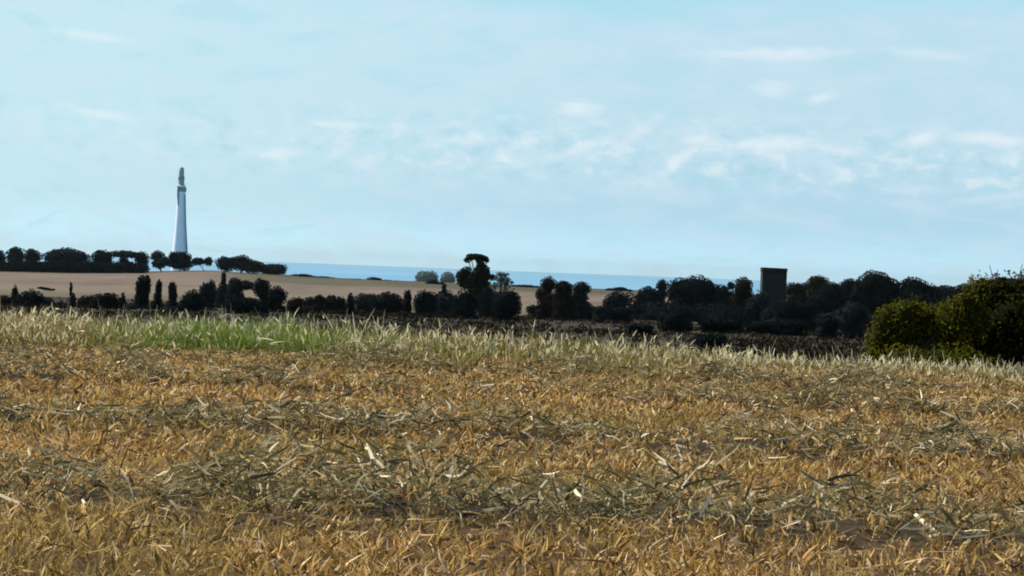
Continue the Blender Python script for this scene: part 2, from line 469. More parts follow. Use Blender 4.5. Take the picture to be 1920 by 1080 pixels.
# the verge: pale and green grass along the far edge of the field
def pxu(px): return (px - 960) / F
def verge_grass():
    out = []
    nt = 30000
    yv = 50.1 + 7.4 * rng.random(nt) ** 0.85
    xv = rng.uniform(-1, 1, nt) * (0.178 * 60 + 2.5)
    yv = yv + 2.4 * (fbm(xv * .5, xv * 0, 140, 4) - .5)
    u = xv / yv
    px = 960 + F * u
    pat = fbm(xv * .8, yv * .5, 141, 3)
    fine = fbm(xv * 3, yv * 2, 142, 2)
    H = np.interp(px, [-200, 0, 120, 250, 450, 620, 760, 900, 1050, 1250, 1400, 1560, 1700, 2100],
                  [.52, .46, .50, .52, .58, .54, .50, .48, .50, .40, .28, .22, .25, .23])
    D = np.interp(px, [-200, 0, 600, 760, 1350, 1500, 2100], [.75, .75, .85, .34, .20, .13, .20])
    k = rng.random(nt) < D * np.clip(.35 + 2.2 * (pat - .3), .2, 1)
    xv, yv, px, H, pat, fine = [a[k] for a in (xv, yv, px, H, pat, fine)]
    per = 8
    N = len(xv) * per
    rep = lambda a: np.repeat(a, per, 0)
    p = np.stack([rep(xv), rep(yv)], 1) + rng.normal(0, .06, (N, 2))
    tall = rep(.25 + .95 * rng.random(len(xv)) ** 1.4 * (0.5 + 1.0 * fine))
    h = rep(H) * tall * (.6 + .5 * rng.random(N))
    # green in the left middle
    g = np.interp(rep(px) + rng.normal(0, 50, N), [60, 190, 300, 640, 740, 1000, 1300], [.05, .35, 1, 1, .45, .28, .12])
    isg = (rng.random(N) < g * (.75 + .7 * rep(pat)))[:, None]
    green = palette(N, [(.095, .165, .015), (.14, .215, .025), (.055, .11, .01), (.21, .27, .06)], .35)
    dry = palette(N, [(.34, .27, .09), (.42, .35, .13), (.26, .19, .06), (.32, .21, .07), (.54, .47, .22), (.17, .12, .04), (.12, .085, .03)], .25)
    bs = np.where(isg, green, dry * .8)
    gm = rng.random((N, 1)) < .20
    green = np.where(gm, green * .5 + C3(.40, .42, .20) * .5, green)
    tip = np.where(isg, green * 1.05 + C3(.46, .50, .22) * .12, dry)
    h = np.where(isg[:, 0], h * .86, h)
    lean = rng.normal(0, .22, (N, 2)) + rep(rng.normal(0, .12, (len(xv), 2)))
    d = unit(np.concatenate([lean, np.ones((N, 1))], 1))
    cv = np.concatenate([rng.normal(0, .16, (N, 2)), -np.abs(rng.normal(0, .10, (N, 1)))], 1) * np.minimum(h / .5, 1)[:, None]
    z = terrain(p[:, 0], p[:, 1]) - .01
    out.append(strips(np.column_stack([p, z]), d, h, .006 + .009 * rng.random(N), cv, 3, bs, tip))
    # low olive tufts creeping from the verge into the stubble, right of the green stretch
    n3 = 9000
    x3 = rng.uniform(-3.4, 6.5, n3); y3 = 50.8 - np.abs(rng.normal(0, 1.8, n3))
    k3 = rng.random(n3) < np.clip(3 * (fbm(x3 * .7, y3 * .5, 190, 3) - .38), .05, 1)
    x3, y3 = x3[k3], y3[k3]; n3 = len(x3)
    d3 = unit(np.concatenate([rng.normal(0, .4, (n3, 2)), np.ones((n3, 1))], 1))
    c3 = palette(n3, [(.16, .15, .04), (.24, .21, .07), (.34, .29, .12), (.10, .09, .03), (.46, .40, .22)], .3)
    out.append(strips(np.column_stack([x3, y3, terrain(x3, y3)]), d3, .10 + .16 * rng.random(n3), .008 + .012 * rng.random(n3), rng.normal(0, .06, (n3, 3)), 3, c3))
    # seed heads: short fat ribbons at the top of some stems
    sel = rng.random(N) < np.interp(rep(px), [-100, 120, 260, 620, 740, 1600], [.16, .14, .06, .06, .17, .16])
    q = p[sel]; hh = h[sel]; n = len(q)
    bp_ = np.column_stack([q, z[sel]]) + d[sel] * (hh * 1.0)[:, None] + cv[sel]
    dd = unit(d[sel] + rng.normal(0, .35, (n, 3)))
    hc = palette(n, [(.74, .70, .46), (.64, .58, .34), (.80, .75, .54)], .2)
    out.append(strips(bp_, dd, .06 + .09 * rng.random(n), .016 + .018 * rng.random(n), rng.normal(0, .03, (n, 3)), 2, hc))
    # sparse taller stalks
    n = 320
    x = rng.uniform(-13, 13, n); y_ = rng.uniform(51.3, 57, n)
    d2 = unit(np.concatenate([rng.normal(0, .16, (n, 2)), np.ones((n, 1))], 1))
    hb = np.interp(960 + F * x / y_, [0, 700, 1100, 1400, 1900], [.80, .74, .62, .40, .42])
    hc = palette(n, [(.66, .62, .42), (.56, .50, .30), (.70, .66, .50)], .2)
    out.append(strips(np.column_stack([x, y_, terrain(x, y_)]), d2, hb * (.5 + .45 * rng.random(n)), .007 + .009 * rng.random(n), rng.normal(0, .12, (n, 3)), 4, hc))
    return join(out)
V, Q, C = verge_grass()
o = mesh_np("verge_grass", V, Q, None, M_grass, C); tagk(o, 'stuff')
tag(o, "tall wild grass, green and pale, along the far edge of the stubble", "grass")

# dark dry scrub covering the low land behind the verge
def scrub_cover():
    out = []
    for (n, y0, y1, s, hm) in ((14000, 60, 110, .055, .34), (11000, 105, 230, .09, .42), (10000, 220, 520, .16, .55)):
        p = scatter(n, y0, y1, 3, .2)
        pat = fbm(p[:, 0] / (y0 * .06), p[:, 1] / (y0 * .12), 160, 3)
        k = rng.random(n) < np.clip(4.0 * (pat - .46), .02, 1); p = p[k]; pat = pat[k]
        per = 7
        N = len(p) * per
        q = np.repeat(p, per, 0) + rng.normal(0, s * 1.6, (N, 2))
        hh = np.repeat(hm * np.clip(2.6 * (pat - .34), .12, 1), per)
        z = terrain(q[:, 0], q[:, 1]) + hh * rng.random(N) * .8 - .02
        d = unit(rng.normal(0, 1, (N, 3)) + np.array((0, 0, .9)))
        cl = palette(N, [(.032, .030, .020), (.055, .046, .030), (.022, .024, .018), (.085, .070, .044), (.045, .042, .024)], .4)
        out.append(strips(np.column_stack([q, z]), d, s * (1.2 + 1.6 * rng.random(N)), s * (.5 + .6 * rng.random(N)), rng.normal(0, s * .4, (N, 3)), 2, cl))
    return join(out)
V, Q, C = scrub_cover()
o = mesh_np("scrub", V, Q, None, M_leaf, C); tagk(o, 'stuff')
tag(o, "dark low dry scrub covering the ground between verge and trees", "scrub")

# ------------------------------------------------------------------ trees and shrubs
COLS = {'navy': ((.012, .018, .020), (.020, .028, .028)), 'olive': ((.024, .030, .014), (.040, .046, .020)),
        'brown': ((.022, .022, .019), (.034, .031, .025)), 'slate': ((.024, .033, .036), (.036, .046, .047)),
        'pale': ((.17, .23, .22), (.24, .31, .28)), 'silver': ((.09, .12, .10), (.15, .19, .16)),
        'acacia_sunlit': ((.035, .040, .004), (.17, .165, .010)), 'acacia_dark': ((.008, .011, .003), (.085, .083, .008))}

def ico(lo=10, la=6):
    v = []; q = []
    for i in range(la + 1):
        th = math.pi * i / la
        for j in range(lo):
            ph = 2 * math.pi * j / lo
            v.append((math.sin(th) * math.cos(ph), math.sin(th) * math.sin(ph), math.cos(th)))
    for i in range(la):
        for j in range(lo):
            q.append((i * lo + j, (i + 1) * lo + j, (i + 1) * lo + (j + 1) % lo, i * lo + (j + 1) % lo))
    return np.array(v), np.array(q)
ICO_V, ICO_Q = ico()

def crown_mesh(lobes, leaf, dens, pal, core=0.70, rough=0.14, elong=1.0):
    parts = []
    lo, hi = np.array(pal[0]), np.array(pal[1])
    for (cx, cy, cz, a, b, h) in lobes:
        r = np.array((a, b, h)); cc = np.array((cx, cy, cz))
        area = 4 * math.pi * ((a * b) ** 1.6 + (a * h) ** 1.6 + (b * h) ** 1.6) ** (1 / 1.6) / 3 ** (1 / 1.6)
        n = int(min(14000, max(60, dens * area / leaf ** 2)))
        d = unit(rng.normal(size=(n, 3)))
        ph = rng.uniform(0, 6.28, 6); fr = rng.uniform(2.0, 7.0, (6, 3)) * rng.choice([-1, 1], (6, 3))
        bumpv = sum(np.sin(d @ fr[i] + ph[i]) for i in range(6)) / 6
        rad = (1 + rough * 1.6 * bumpv) * (1.03 - .38 * rng.random(n) ** 1.7)
        p = cc + d * r * rad[:, None]
        nrm = unit(d * .6 + rng.normal(0, .7, (n, 3)))
        t1 = unit(np.cross(nrm, rng.normal(size=(n, 3)))); t2 = np.cross(nrm, t1)
        s1 = (leaf * (.45 + .5 * rng.random(n)) * elong)[:, None]; s2 = (leaf * (.35 + .35 * rng.random(n)) / elong)[:, None]
        V = np.stack([p - t1 * s1, p - t2 * s2, p + t1 * s1, p + t2 * s2], 1).reshape(-1, 3)
        Q = np.arange(4 * n).reshape(n, 4)
        f = np.clip(.5 + .6 * bumpv + rng.normal(0, .28, n), 0, 1)[:, None]
        C = np.repeat(lo * (1 - f) + hi * f, 4, 0)
        parts.append((V, Q, C))
        if core:
            bv = sum(np.sin(ICO_V @ fr[i] + ph[i]) for i in range(6)) / 6
            V = cc + ICO_V * r * (core * (1 + rough * 1.6 * bv))[:, None]
            parts.append((V, ICO_Q, np.repeat(lo[None] * .9, len(V), 0)))
    return join(parts)

def tube(pts, rads, nsd=7):
    pts = [np.array(p, float) for p in pts]
    V = []; Q = []
    for i, p in enumerate(pts):
        d = pts[min(i + 1, len(pts) - 1)] - pts[max(i - 1, 0)]
        d = d / (np.linalg.norm(d) + 1e-9)
        ref = np.array((1, 0, 0)) if abs(d[0]) < .8 else np.array((0, 1, 0))
        a = np.cross(d, ref); a /= np.linalg.norm(a); b_ = np.cross(d, a)
        for j in range(nsd):
            ph = 2 * math.pi * j / nsd
            V.append(p + (a * math.cos(ph) + b_ * math.sin(ph)) * rads[i])
        if i:
            for j in range(nsd):
                Q.append(((i - 1) * nsd + j, (i - 1) * nsd + (j + 1) % nsd, i * nsd + (j + 1) % nsd, i * nsd + j))
    V = np.array(V)
    return V, np.array(Q), np.zeros((len(V), 3))

def empty(name, loc):
    e = bpy.data.objects.new(name, None); col.objects.link(e)
    e.location = tuple(loc); e.empty_display_size = 1.0
    return e

DEBUG = False
def tree(kind, name, D, lobes, label, cat, group=None, pal='navy', leaf=None, dens=1.5, depth=1.0, shrub=False, bx=None, core=.78, mat=None, rough=.14, elong=1.0, skirt=None, grow=1.16):
    mat = mat or M_leaf
    leaf = leaf or D * 0.00042 + .03
    L3 = []
    for (cx, cy, rx, ry) in lobes:
        dy = rng.uniform(-.5, .5) * rx * D / F * (1 if len(lobes) > 1 else 0)
        p = P(cx, cy, D + dy)
        a = rx * D / F * grow; h = ry * D / F * (grow - .03)
        L3.append((p[0], p[1], p[2], a, max(a, h * .7) * depth * rng.uniform(.8, 1.05), h))
    bxp = bx if bx is not None else float(np.mean([l[0] for l in lobes]))
    x0 = P(bxp, 560, D)[0]
    z0 = tz(x0, D)
    base = np.array((x0, D, z0))
    lowz = min(l[2] - l[5] for l in L3)
    if skirt is None: skirt = shrub or (D < 800 and len(lobes) > 1)
    if skirt and lowz > z0 - .3:
        # let the skirt reach the ground
        x_lo = min(l[0] - l[3] for l in L3); x_hi = max(l[0] + l[3] for l in L3)
        a = (x_hi - x_lo) / 2 * .92; lowz = max(lowz, z0)
        for fx in ((-.45, .45) if a > 1.5 else (0,)):
            aa = a * (.6 if fx else 1)
            L3.append(((x_lo + x_hi) / 2 + fx * a, D + rng.uniform(-.5, .5), z0 + (lowz - z0) * .5 + .1, aa, aa * .8, (lowz - z0) * .55 + .30 * a))
    e = empty(name, base)
    V, Q, C = crown_mesh(L3, leaf, dens, COLS[pal], core=core, rough=rough, elong=elong)
    mesh_np("foliage" if shrub else "crown", V, Q, None, mat, C, parent=e, origin=base)
    H = max(l[2] + l[5] for l in L3) - z0
    if DEBUG:
        vv = RM.transposed() @ Vector((x0, D, z0 - CAM_Z)); lowpx = max(l[1] + l[3] for l in lobes)
        print('DBG %-14s D%5d px%5.0f base_py %5.1f lobe_low %5.1f top %5.1f' % (name, D, bxp, 540 + F * vv.y / vv.z, lowpx, min(l[1] - l[3] for l in lobes)))
    H = max(H, .3)
    tr = max(.04, H * (.02 if shrub else .028))
    main = max(L3, key=lambda l: l[3] * l[5])
    mid = np.array(main[:3])
    parts = []
    fork = base + (mid - base) * .45 + rng.normal(0, .03 * H, 3)
    parts.append(tube([base - (0, 0, .3), base + (mid - base) * .2, fork, mid], [tr * 1.4, tr, tr * .8, tr * .4]))
    for l in L3:
        if l is main: continue
        c_ = np.array(l[:3])
        parts.append(tube([fork, (fork + c_) / 2 + rng.normal(0, .03 * H, 3), c_], [tr * .6, tr * .45, tr * .2], 5))
    V, Q, C = join(parts)
    mesh_np("stem" if shrub else "trunk", V, Q, None, M_bark, parent=e, origin=base, smooth=True)
    tag(e, label, cat, group)
    return e

G1 = "trees along the hilltop on the left"
G2 = "trees and shrubs standing on the low land"
G3 = "cypresses on the low land"
G4 = "dense trees around the square tower"
G5 = "trees and shrubs on the far ridge"
T = tree
# --- hilltop row (about 1.15 km away)
HD = 1150
T('b', 'broad_tree', HD, [(-3, 484, 12, 14)], "dark tree cut by the left edge of the photo on the hilltop", "tree", G1, pal='slate')
T('b', 'broad_tree', HD, [(30, 481, 17, 15), (27, 472, 9, 7)], "dark hilltop tree with a pointed left crown, first whole one from the left", "tree", G1, pal='slate')
T('b', 'broad_tree', HD, [(62, 482, 14, 13), (59, 474, 8, 7)], "dark hilltop tree with a pointed crown, touching the wide oval one", "tree", G1, pal='slate')
T('b', 'broad_tree', HD, [(104, 483, 21, 13), (126, 481, 30, 14), (148, 485, 18, 12)], "widest oval dark tree on the hilltop, left of the chimney", "tree", G1, pal='slate')
T('b', 'broad_tree', HD, [(190, 483, 16, 12), (187, 475, 6, 6), (200, 486, 10, 10)], "dark hilltop tree with a small peak, between the wide oval and the arched tree", "tree", G1)
T('b', 'umbrella_pine', HD, [(234, 477, 27, 5.5), (232, 490, 8, 8)], "arched flat topped hilltop pine with pale gaps under its crown", "tree", G1, pal='slate')
T('b', 'broad_tree', HD, [(266, 486, 12, 13)], "round dark hilltop tree standing at the right end of the hedge", "tree", G1)
T('b', 'broad_tree', HD, [(296, 481, 12, 10), (308, 490, 14, 8), (298, 494, 12, 9)], "hilltop tree sloping down to its right, just left of the chimney", "tree", G1, pal='slate')
T('b', 'broad_tree', HD, [(325, 481, 8, 8), (342, 483, 14, 10), (338, 494, 22, 10)], "blue black hilltop tree with two humps in front of the chimney foot", "tree", G1)
T('b', 'broad_tree', HD, [(372, 490, 12, 6), (391, 490, 7, 8)], "low flat hilltop tree with a ball at its right end, right of the chimney", "tree", G1)
T('b', 'broad_tree', HD, [(424, 495, 17, 12), (452, 494, 20, 13), (474, 500, 20, 11)], "wide low dome tree alone on the hill slope right of the chimney", "tree", G1)
T('b', 'broad_tree', HD, [(508, 505, 20, 9), (522, 505, 14, 9)], "last tree of the hilltop row, low with a flat top sloping to the sea", "tree", G1, pal='slate')
T('s', 'hedge', HD - 12, [(x, 500 + x * .012 + (x * 7 % 5) - 2, 14, 10) for x in range(-12, 276, 12)], "long dark hedge running under the hilltop trees on the left", "hedge", pal='navy', shrub=False)

# low bushes on the ridge towards the sea
for (x, yy_, rx, ry, lab) in ((566, 519, 20, 4, "low dark shrub on the ridge just right of the last hilltop tree"),
                              (605, 523, 22, 4, "low dark shrub on the ridge line left of the long scrubby one"),
                              (668, 529, 26, 5, "long low scrubby shrub on the ridge below the sea, left of the peaked one"),
                              (702, 527, 13, 6, "small peaked shrub on the ridge in front of the sea"),
                              (728, 531, 22, 5, "low dark shrub on the ridge left of the pale far trees"),
                              (770, 533, 24, 3, "thin dark strip of shrub on the ridge at the foot of the pale far trees")):
    T('s', 'ridge_shrub', 1180, [(x, yy_, rx, ry)], lab, "shrub", G5, pal='navy', shrub=True)
T('b', 'distant_tree', 3300, [(795, 520, 14, 11), (808, 521, 12, 11), (800, 526, 18, 9)], "wide pale hazy tree block far off in front of the sea", "tree", "pale far trees in front of the sea", pal='pale', leaf=1.1)
T('b', 'distant_tree', 3300, [(840, 521, 12, 10), (840, 526, 12, 9)], "narrower pale hazy tree beside the central tree, far off before the sea", "tree", "pale far trees in front of the sea", pal='pale', leaf=1.1)
T('b', 'ridge_tree', 1100, [(812, 532, 12, 6), (824, 534, 9, 5)], "dark low dome of a tree in front of the two pale far trees", "tree", G5)

# --- middle distance, left
T('c', 'pointed_tree', 330, [(28, 556, 5, 18), (28, 570, 9, 16)], "small spiky dark tree near the left edge below the pinkish field", "tree", G2, pal='brown')
T('s', 'round_shrub', 330, [(6, 572, 20, 16)], "dark bush cut by the left edge of the photo below the pinkish field", "bush", G2, pal='brown', shrub=True)
T('s', 'round_shrub', 325, [(58, 566, 24, 20), (84, 574, 18, 14), (42, 572, 14, 14)], "broad black bush right of the small spiky tree at the far left", "bush", G2, shrub=True)
T('s', 'low_shrub', 640, [(78, 540, 7, 1.4), (86, 541.4, 7, 1.6), (95, 543, 7, 1.4)], "thin dark streak of a bush lying out on the pinkish field", "bush", shrub=True, skirt=False)
T('s', 'round_shrub', 320, [(113, 582, 13, 16)], "brownish bush left of the small black column tree", "bush", G2, pal='brown', shrub=True)
T('c', 'pointed_tree', 345, [(136, 568, 5, 17), (138, 582, 6, 12), (133, 542, 1.5, 12)], "small black column tree with a thin bare tip, left of the block hedge", "tree", G2)
T('b', 'broad_tree', 340, [(160, 571, 15, 15), (185, 569, 18, 16), (207, 569, 17, 18), (190, 585, 36, 14)], "wide blocky black tree with a bumpy flat top, left of the tall cypresses", "tree", G2, pal='brown')
T('c', 'pointed_tree', 350, [(230, 573, 5, 20)], "narrow dark post shaped tree between the blocky tree and the tall cypress", "tree", G2)
T('s', 'round_shrub', 345, [(245, 584, 12, 14)], "low dark bush at the foot of the tallest cypress", "bush", G2, pal='slate', shrub=True)
T('c', 'cypress', 370, [(265, 538, 9, 20), (263, 560, 9, 22), (262, 583, 11, 16)], "tallest black cypress on the left, its crown blunt topped", "tree", G3)
T('c', 'cypress', 371, [(276, 537, 5.5, 18), (275, 560, 3, 16)], "slimmer black cypress pressed against the tallest one", "tree", G3)
T('c', 'cypress', 375, [(298, 541, 5, 15), (296, 560, 7, 15), (292, 579, 11, 14)], "pointed cypress widening to its foot, second clump from the left", "tree", G3)
T('c', 'cypress', 380, [(323, 542, 6.5, 13), (324, 557, 7, 12), (322, 576, 9, 14)], "short leaf shaped cypress leaning right, beside the round bush", "tree", G3)
T('s', 'round_shrub', 355, [(362, 567, 20, 20), (350, 576, 14, 14)], "round black bush right of the leaning cypress", "bush", G2, shrub=True)
T('s', 'round_shrub', 330, [(318, 584, 16, 9), (340, 590, 12, 8)], "low grey dark bush at the foot of the leaning cypress", "bush", G2, pal='slate', shrub=True)
T('b', 'broad_tree', 480, [(386, 544, 11, 12), (396, 538, 8, 12), (398, 556, 20, 12)], "dark tree with a small peak left of the thin spire tree", "tree", G2, pal='slate')
T('c', 'pointed_tree', 475, [(419, 530, 4, 19), (418, 548, 10, 16), (415, 566, 12, 14)], "thin spire tree standing up in front of the olive slope", "tree", G2, pal='slate')
T('b', 'broad_tree', 470, [(442, 537, 14, 14), (440, 556, 16, 16), (463, 535, 12, 8)], "broad dark slate tree between the thin spire and the round tree", "tree", G2, pal='slate')
T('b', 'round_tree', 465, [(490, 539, 15, 15), (494, 560, 8, 14)], "round crowned navy tree with its right side clear of its neighbours", "tree", G2)
T('s', 'round_shrub', 335, [(445, 572, 20, 15), (470, 574, 20, 14), (493, 580, 12, 12)], "long black bush low in front of the broad slate tree", "bush", G2, shrub=True)
T('b', 'round_tree', 470, [(520, 555, 16, 15), (515, 566, 13, 11)], "small round navy tree standing alone at the edge of the tan field", "tree", G2)
T('s', 'round_shrub', 380, [(552, 573, 13, 13), (560, 568, 8, 10)], "dark bush just right of the small lone round tree", "bush", G2, pal='brown', shrub=True)
# middle
T('b', 'broad_tree', 430, [(582, 570, 14, 12), (598, 566, 10, 12), (590, 580, 18, 10)], "dark brown low tree, first in the line right of the lone round tree", "tree", G2, pal='brown')
T('b', 'broad_tree', 430, [(622, 569, 16, 13), (638, 570, 10, 12), (630, 580, 18, 10)], "dark brown low tree directly left of the small dark cone tree", "tree", G2, pal='brown')
T('c', 'cone_tree', 400, [(657, 565, 5.5, 14), (657, 579, 8, 12)], "small black cone tree in the low line near the middle", "tree", G3)
T('b', 'broad_tree', 450, [(680, 566, 16, 14), (696, 564, 12, 12), (682, 580, 14, 9)], "dim dark tree filling the gap right of the small cone tree", "tree", G2, pal='slate')
T('b', 'round_tree', 420, [(727, 570, 27, 19), (715, 575, 18, 14), (744, 574, 14, 14)], "wide black dome tree left of the narrow post tree", "tree", G2)
T('c', 'pointed_tree', 425, [(764, 560, 6.5, 15), (764, 577, 7, 14)], "narrow black post tree between the wide dome and the square tree", "tree", G2)
T('b', 'broad_tree', 430, [(792, 567, 15, 20), (806, 569, 12, 19), (795, 580, 17, 12)], "square black tree right of the narrow post tree", "tree", G2)
T('b', 'broad_tree', 500, [(834, 562, 19, 15), (833, 541, 4, 9), (845, 566, 14, 12)], "slate tree with a short nub on top, left of the tall central tree", "tree", G2, pal='slate')
T('b', 'tall_tree', 480, [(893, 480.5, 15, 4), (877, 487, 6, 5), (884, 483, 8, 4), (904, 483, 9, 4), (912, 488, 5, 4.5), (900, 489, 7, 6), (904, 497, 5, 6), (902, 514, 13, 17), (910, 508, 8, 10), (922, 520, 9, 5),
                      (868, 518, 11, 12), (875, 510, 8, 9), (872, 530, 13, 9), (897, 532, 17, 20), (908, 548, 14, 18)],
  "tallest tree in the middle, its arched cap floating above sky gaps", "tree", None, pal='olive', dens=1.9, core=.5, bx=902, leaf=.26, skirt=False)
T('b', 'loose_tree', 470, [(940, 524, 14, 9), (948, 531, 13, 8), (943, 514, 10, 3), (927, 536, 8, 6)], "loose pale grey tree at the right shoulder of the tallest tree", "tree", None, pal='silver', core=.4, dens=.8, bx=935, skirt=False)
T('b', 'round_tree', 400, [(875, 571, 21, 25), (870, 580, 18, 18)], "round black tree at the left foot of the tallest tree", "tree", G2, bx=876)
T('b', 'broad_tree', 465, [(914, 563, 20, 20), (915, 580, 18, 13)], "blue black tree between the two round black ones at the centre", "tree", G2)
T('b', 'round_tree', 380, [(949, 574, 24, 27), (958, 570, 16, 22)], "round black tree right of the tallest tree, lowest of the pair", "tree", G2, bx=950)
T('b', 'broad_tree', 500, [(1028, 533, 13, 12), (1020, 552, 14, 12), (1030, 566, 20, 14)], "dark tree with a raised crown, left of three, right of the centre", "tree", G2, pal='brown')
T('b', 'broad_tree', 490, [(1057, 538, 15, 10), (1055, 555, 16, 14), (1058, 570, 20, 12)], "dark tree with a flat crown, middle of three right of the centre", "tree", G2, pal='brown')
T('b', 'broad_tree', 500, [(1090, 541, 15, 11), (1086, 558, 15, 15), (1090, 574, 18, 9)], "slate tree with a small top spike, right of three right of the centre", "tree", G2, pal='slate')
T('s', 'dome_shrub', 480, [(1158, 564, 20, 15), (1150, 570, 18, 10)], "dome shaped dark bush sitting on a flat black one", "bush", G2, pal='slate', shrub=True)
T('s', 'low_shrub', 440, [(1130, 584, 18, 9), (1165, 585, 20, 9)], "flat black bush below the dome shaped one", "bush", G2, shrub=True)
T('b', 'bare_tree', 520, [(1182, 562, 9, 14), (1190, 572, 9, 16)], "thin brownish tree between the dome bush and the big grove", "tree", G2, pal='brown', core=.3, dens=.6)
T('s', 'ridge_shrub', 1150, [(1148, 544, 12, 3), (1162, 543, 12, 4), (1174, 545, 10, 3)], "low dark shrub on the ridge line above the dome bush", "shrub", G5, shrub=True)
T('s', 'ridge_shrub', 1150, [(985, 539, 24, 4)], "low dark shrub on the ridge line right of the tallest tree", "shrub", G5, shrub=True)
# grove with the tower
T('b', 'broad_tree', 560, [(1216, 559, 20, 19), (1225, 575, 22, 20), (1205, 565, 12, 16)], "leftmost tree of the big dark grove, low and sloping", "tree", G4, pal='navy')
T('b', 'ball_tree', 590, [(1241, 536, 9, 11), (1240, 552, 8, 12)], "small ball topped tree poking above the left end of the grove", "tree", G4)
T('b', 'oak_tree', 570, [(1275, 546, 24, 20), (1305, 543, 28, 22), (1328, 550, 18, 20), (1295, 568, 34, 22), (1320, 575, 26, 20)], "biggest wide domed tree left of the square tower", "tree", G4)
T('b', 'broad_tree', 600, [(1352, 555, 19, 18), (1358, 575, 20, 20)], "low flat dark tree between the wide domed tree and the round topped one", "tree", G4)
T('b', 'round_tree', 580, [(1393, 539, 16, 17), (1370, 536, 6, 7), (1392, 562, 20, 20), (1400, 582, 18, 14)], "round topped tree immediately left of the square tower", "tree", G4, pal='brown')
T('b', 'broad_tree', 540, [(1425, 570, 15, 22), (1412, 578, 14, 18)], "dark tree leaning against the left corner of the square tower", "tree", G4, pal='slate')
T('b', 'broad_tree', 660, [(1490, 544, 18, 12), (1512, 545, 18, 13), (1500, 560, 24, 20)], "low flat tree directly right of the square tower", "tree", G4, pal='brown')
T('b', 'umbrella_pine', 640, [(1534, 528, 17, 10), (1535, 548, 18, 18)], "small peaked dome tree, second to the right of the tower", "tree", G4, pal='olive')
T('b', 'broad_tree', 600, [(1556, 547, 22, 16), (1550, 566, 26, 20), (1570, 585, 24, 20)], "dark tree under the dip in the skyline right of the tower", "tree", G4)
T('b', 'broad_tree', 630, [(1594, 537, 18, 13), (1590, 555, 20, 20)], "small rounded shoulder on the left side of the grove's highest dome", "tree", G4)
T('b', 'oak_tree', 600, [(1640, 533, 28, 22), (1662, 540, 26, 18), (1640, 562, 36, 26), (1615, 550, 18, 20)], "highest domed tree right of the square tower", "tree", G4)
T('b', 'oak_tree', 600, [(1712, 540, 24, 18), (1735, 548, 24, 14), (1712, 566, 36, 22)], "second domed tree, sloping down right, behind the yellow green bush", "tree", G4)
T('b', 'broad_tree', 620, [(1770, 550, 26, 13), (1780, 566, 30, 20)], "low tree in the skyline dip left of the tall bush top", "tree", G4, pal='slate')
T('b', 'broad_tree', 620, [(1812, 547, 20, 13), (1830, 560, 24, 20)], "dark tree peeping out just left of the tall bush top", "tree", G4)
T('s', 'block_shrub', 430, [(1478, 583, 24, 18), (1508, 583, 22, 17)], "oblong black bush low in front of the square tower's right side", "bush", G2, shrub=True)
T('s', 'round_shrub', 260, [(1262, 607, 24, 24), (1278, 612, 18, 18)], "black bush in front of the grove, nearest dark one left of the tower", "bush", G2, shrub=True)
T('s', 'low_shrub', 300, [(1340, 604, 26, 8), (1375, 606, 20, 7)], "low flat dark shrub in front of the wide domed tree", "bush", G2, shrub=True)
T('s', 'low_shrub', 280, [(1430, 613, 30, 9), (1480, 609, 30, 9)], "long flat black shrub in front of the tower's foot", "bush", G2, shrub=True)  # dark foliage put in as the strip of shadow before the tower
T('s', 'round_shrub', 240, [(1554, 606, 18, 11)], "small oval black shrub between the tower and the yellow green bush", "bush", G2, shrub=True)
T('s', 'round_shrub', 280, [(1600, 590, 24, 22), (1590, 605, 18, 16)], "dark shrub at the left shoulder of the yellow green bush", "bush", G2, pal='slate', shrub=True)
T('s', 'low_shrub', 180, [(1200, 615, 22, 7)], "low dark shrub in the brown scrub left of the nearest black bush", "bush", G2, shrub=True)
T('s', 'low_shrub', 140, [(1325, 634, 20, 6), (1350, 632, 10, 6)], "small dark shrub lowest in the brown scrub, below the wide domed tree", "bush", G2, shrub=True)

# low thickets closing the gaps between the trunks
def thicket(D, x0, x1, top, h, lab, pal='navy'):
    st = 15
    xs = np.arange(x0, x1, st)
    T('s', 'thicket', D, [(x, top + h + (x - x0) * .038 + rng.uniform(-.35, .35) * h, st * .85, h * rng.uniform(.75, 1.25)) for x in xs], lab, "thicket", "low thickets between the trees", pal=pal, shrub=True, grow=1.1)
thicket(350, -20, 250, 574, 9, "low dark thicket at the far left, under the spiky tree and the blocky one", 'brown')
thicket(385, 300, 540, 574, 9, "low dark thicket at the feet of the trees right of the cypresses", 'navy')
thicket(410, 560, 860, 578, 8, "long low thicket joining the line of trees left of the centre", 'brown')
thicket(520, 1000, 1120, 571, 7, "low thicket at the feet of the three trees right of the centre", 'brown')
thicket(540, 1190, 1420, 574, 11, "low black thicket along the left half of the grove, left of the tower", 'navy')
thicket(500, 1440, 1640, 584, 11, "low black thicket along the right half of the grove, right of the tower", 'slate')

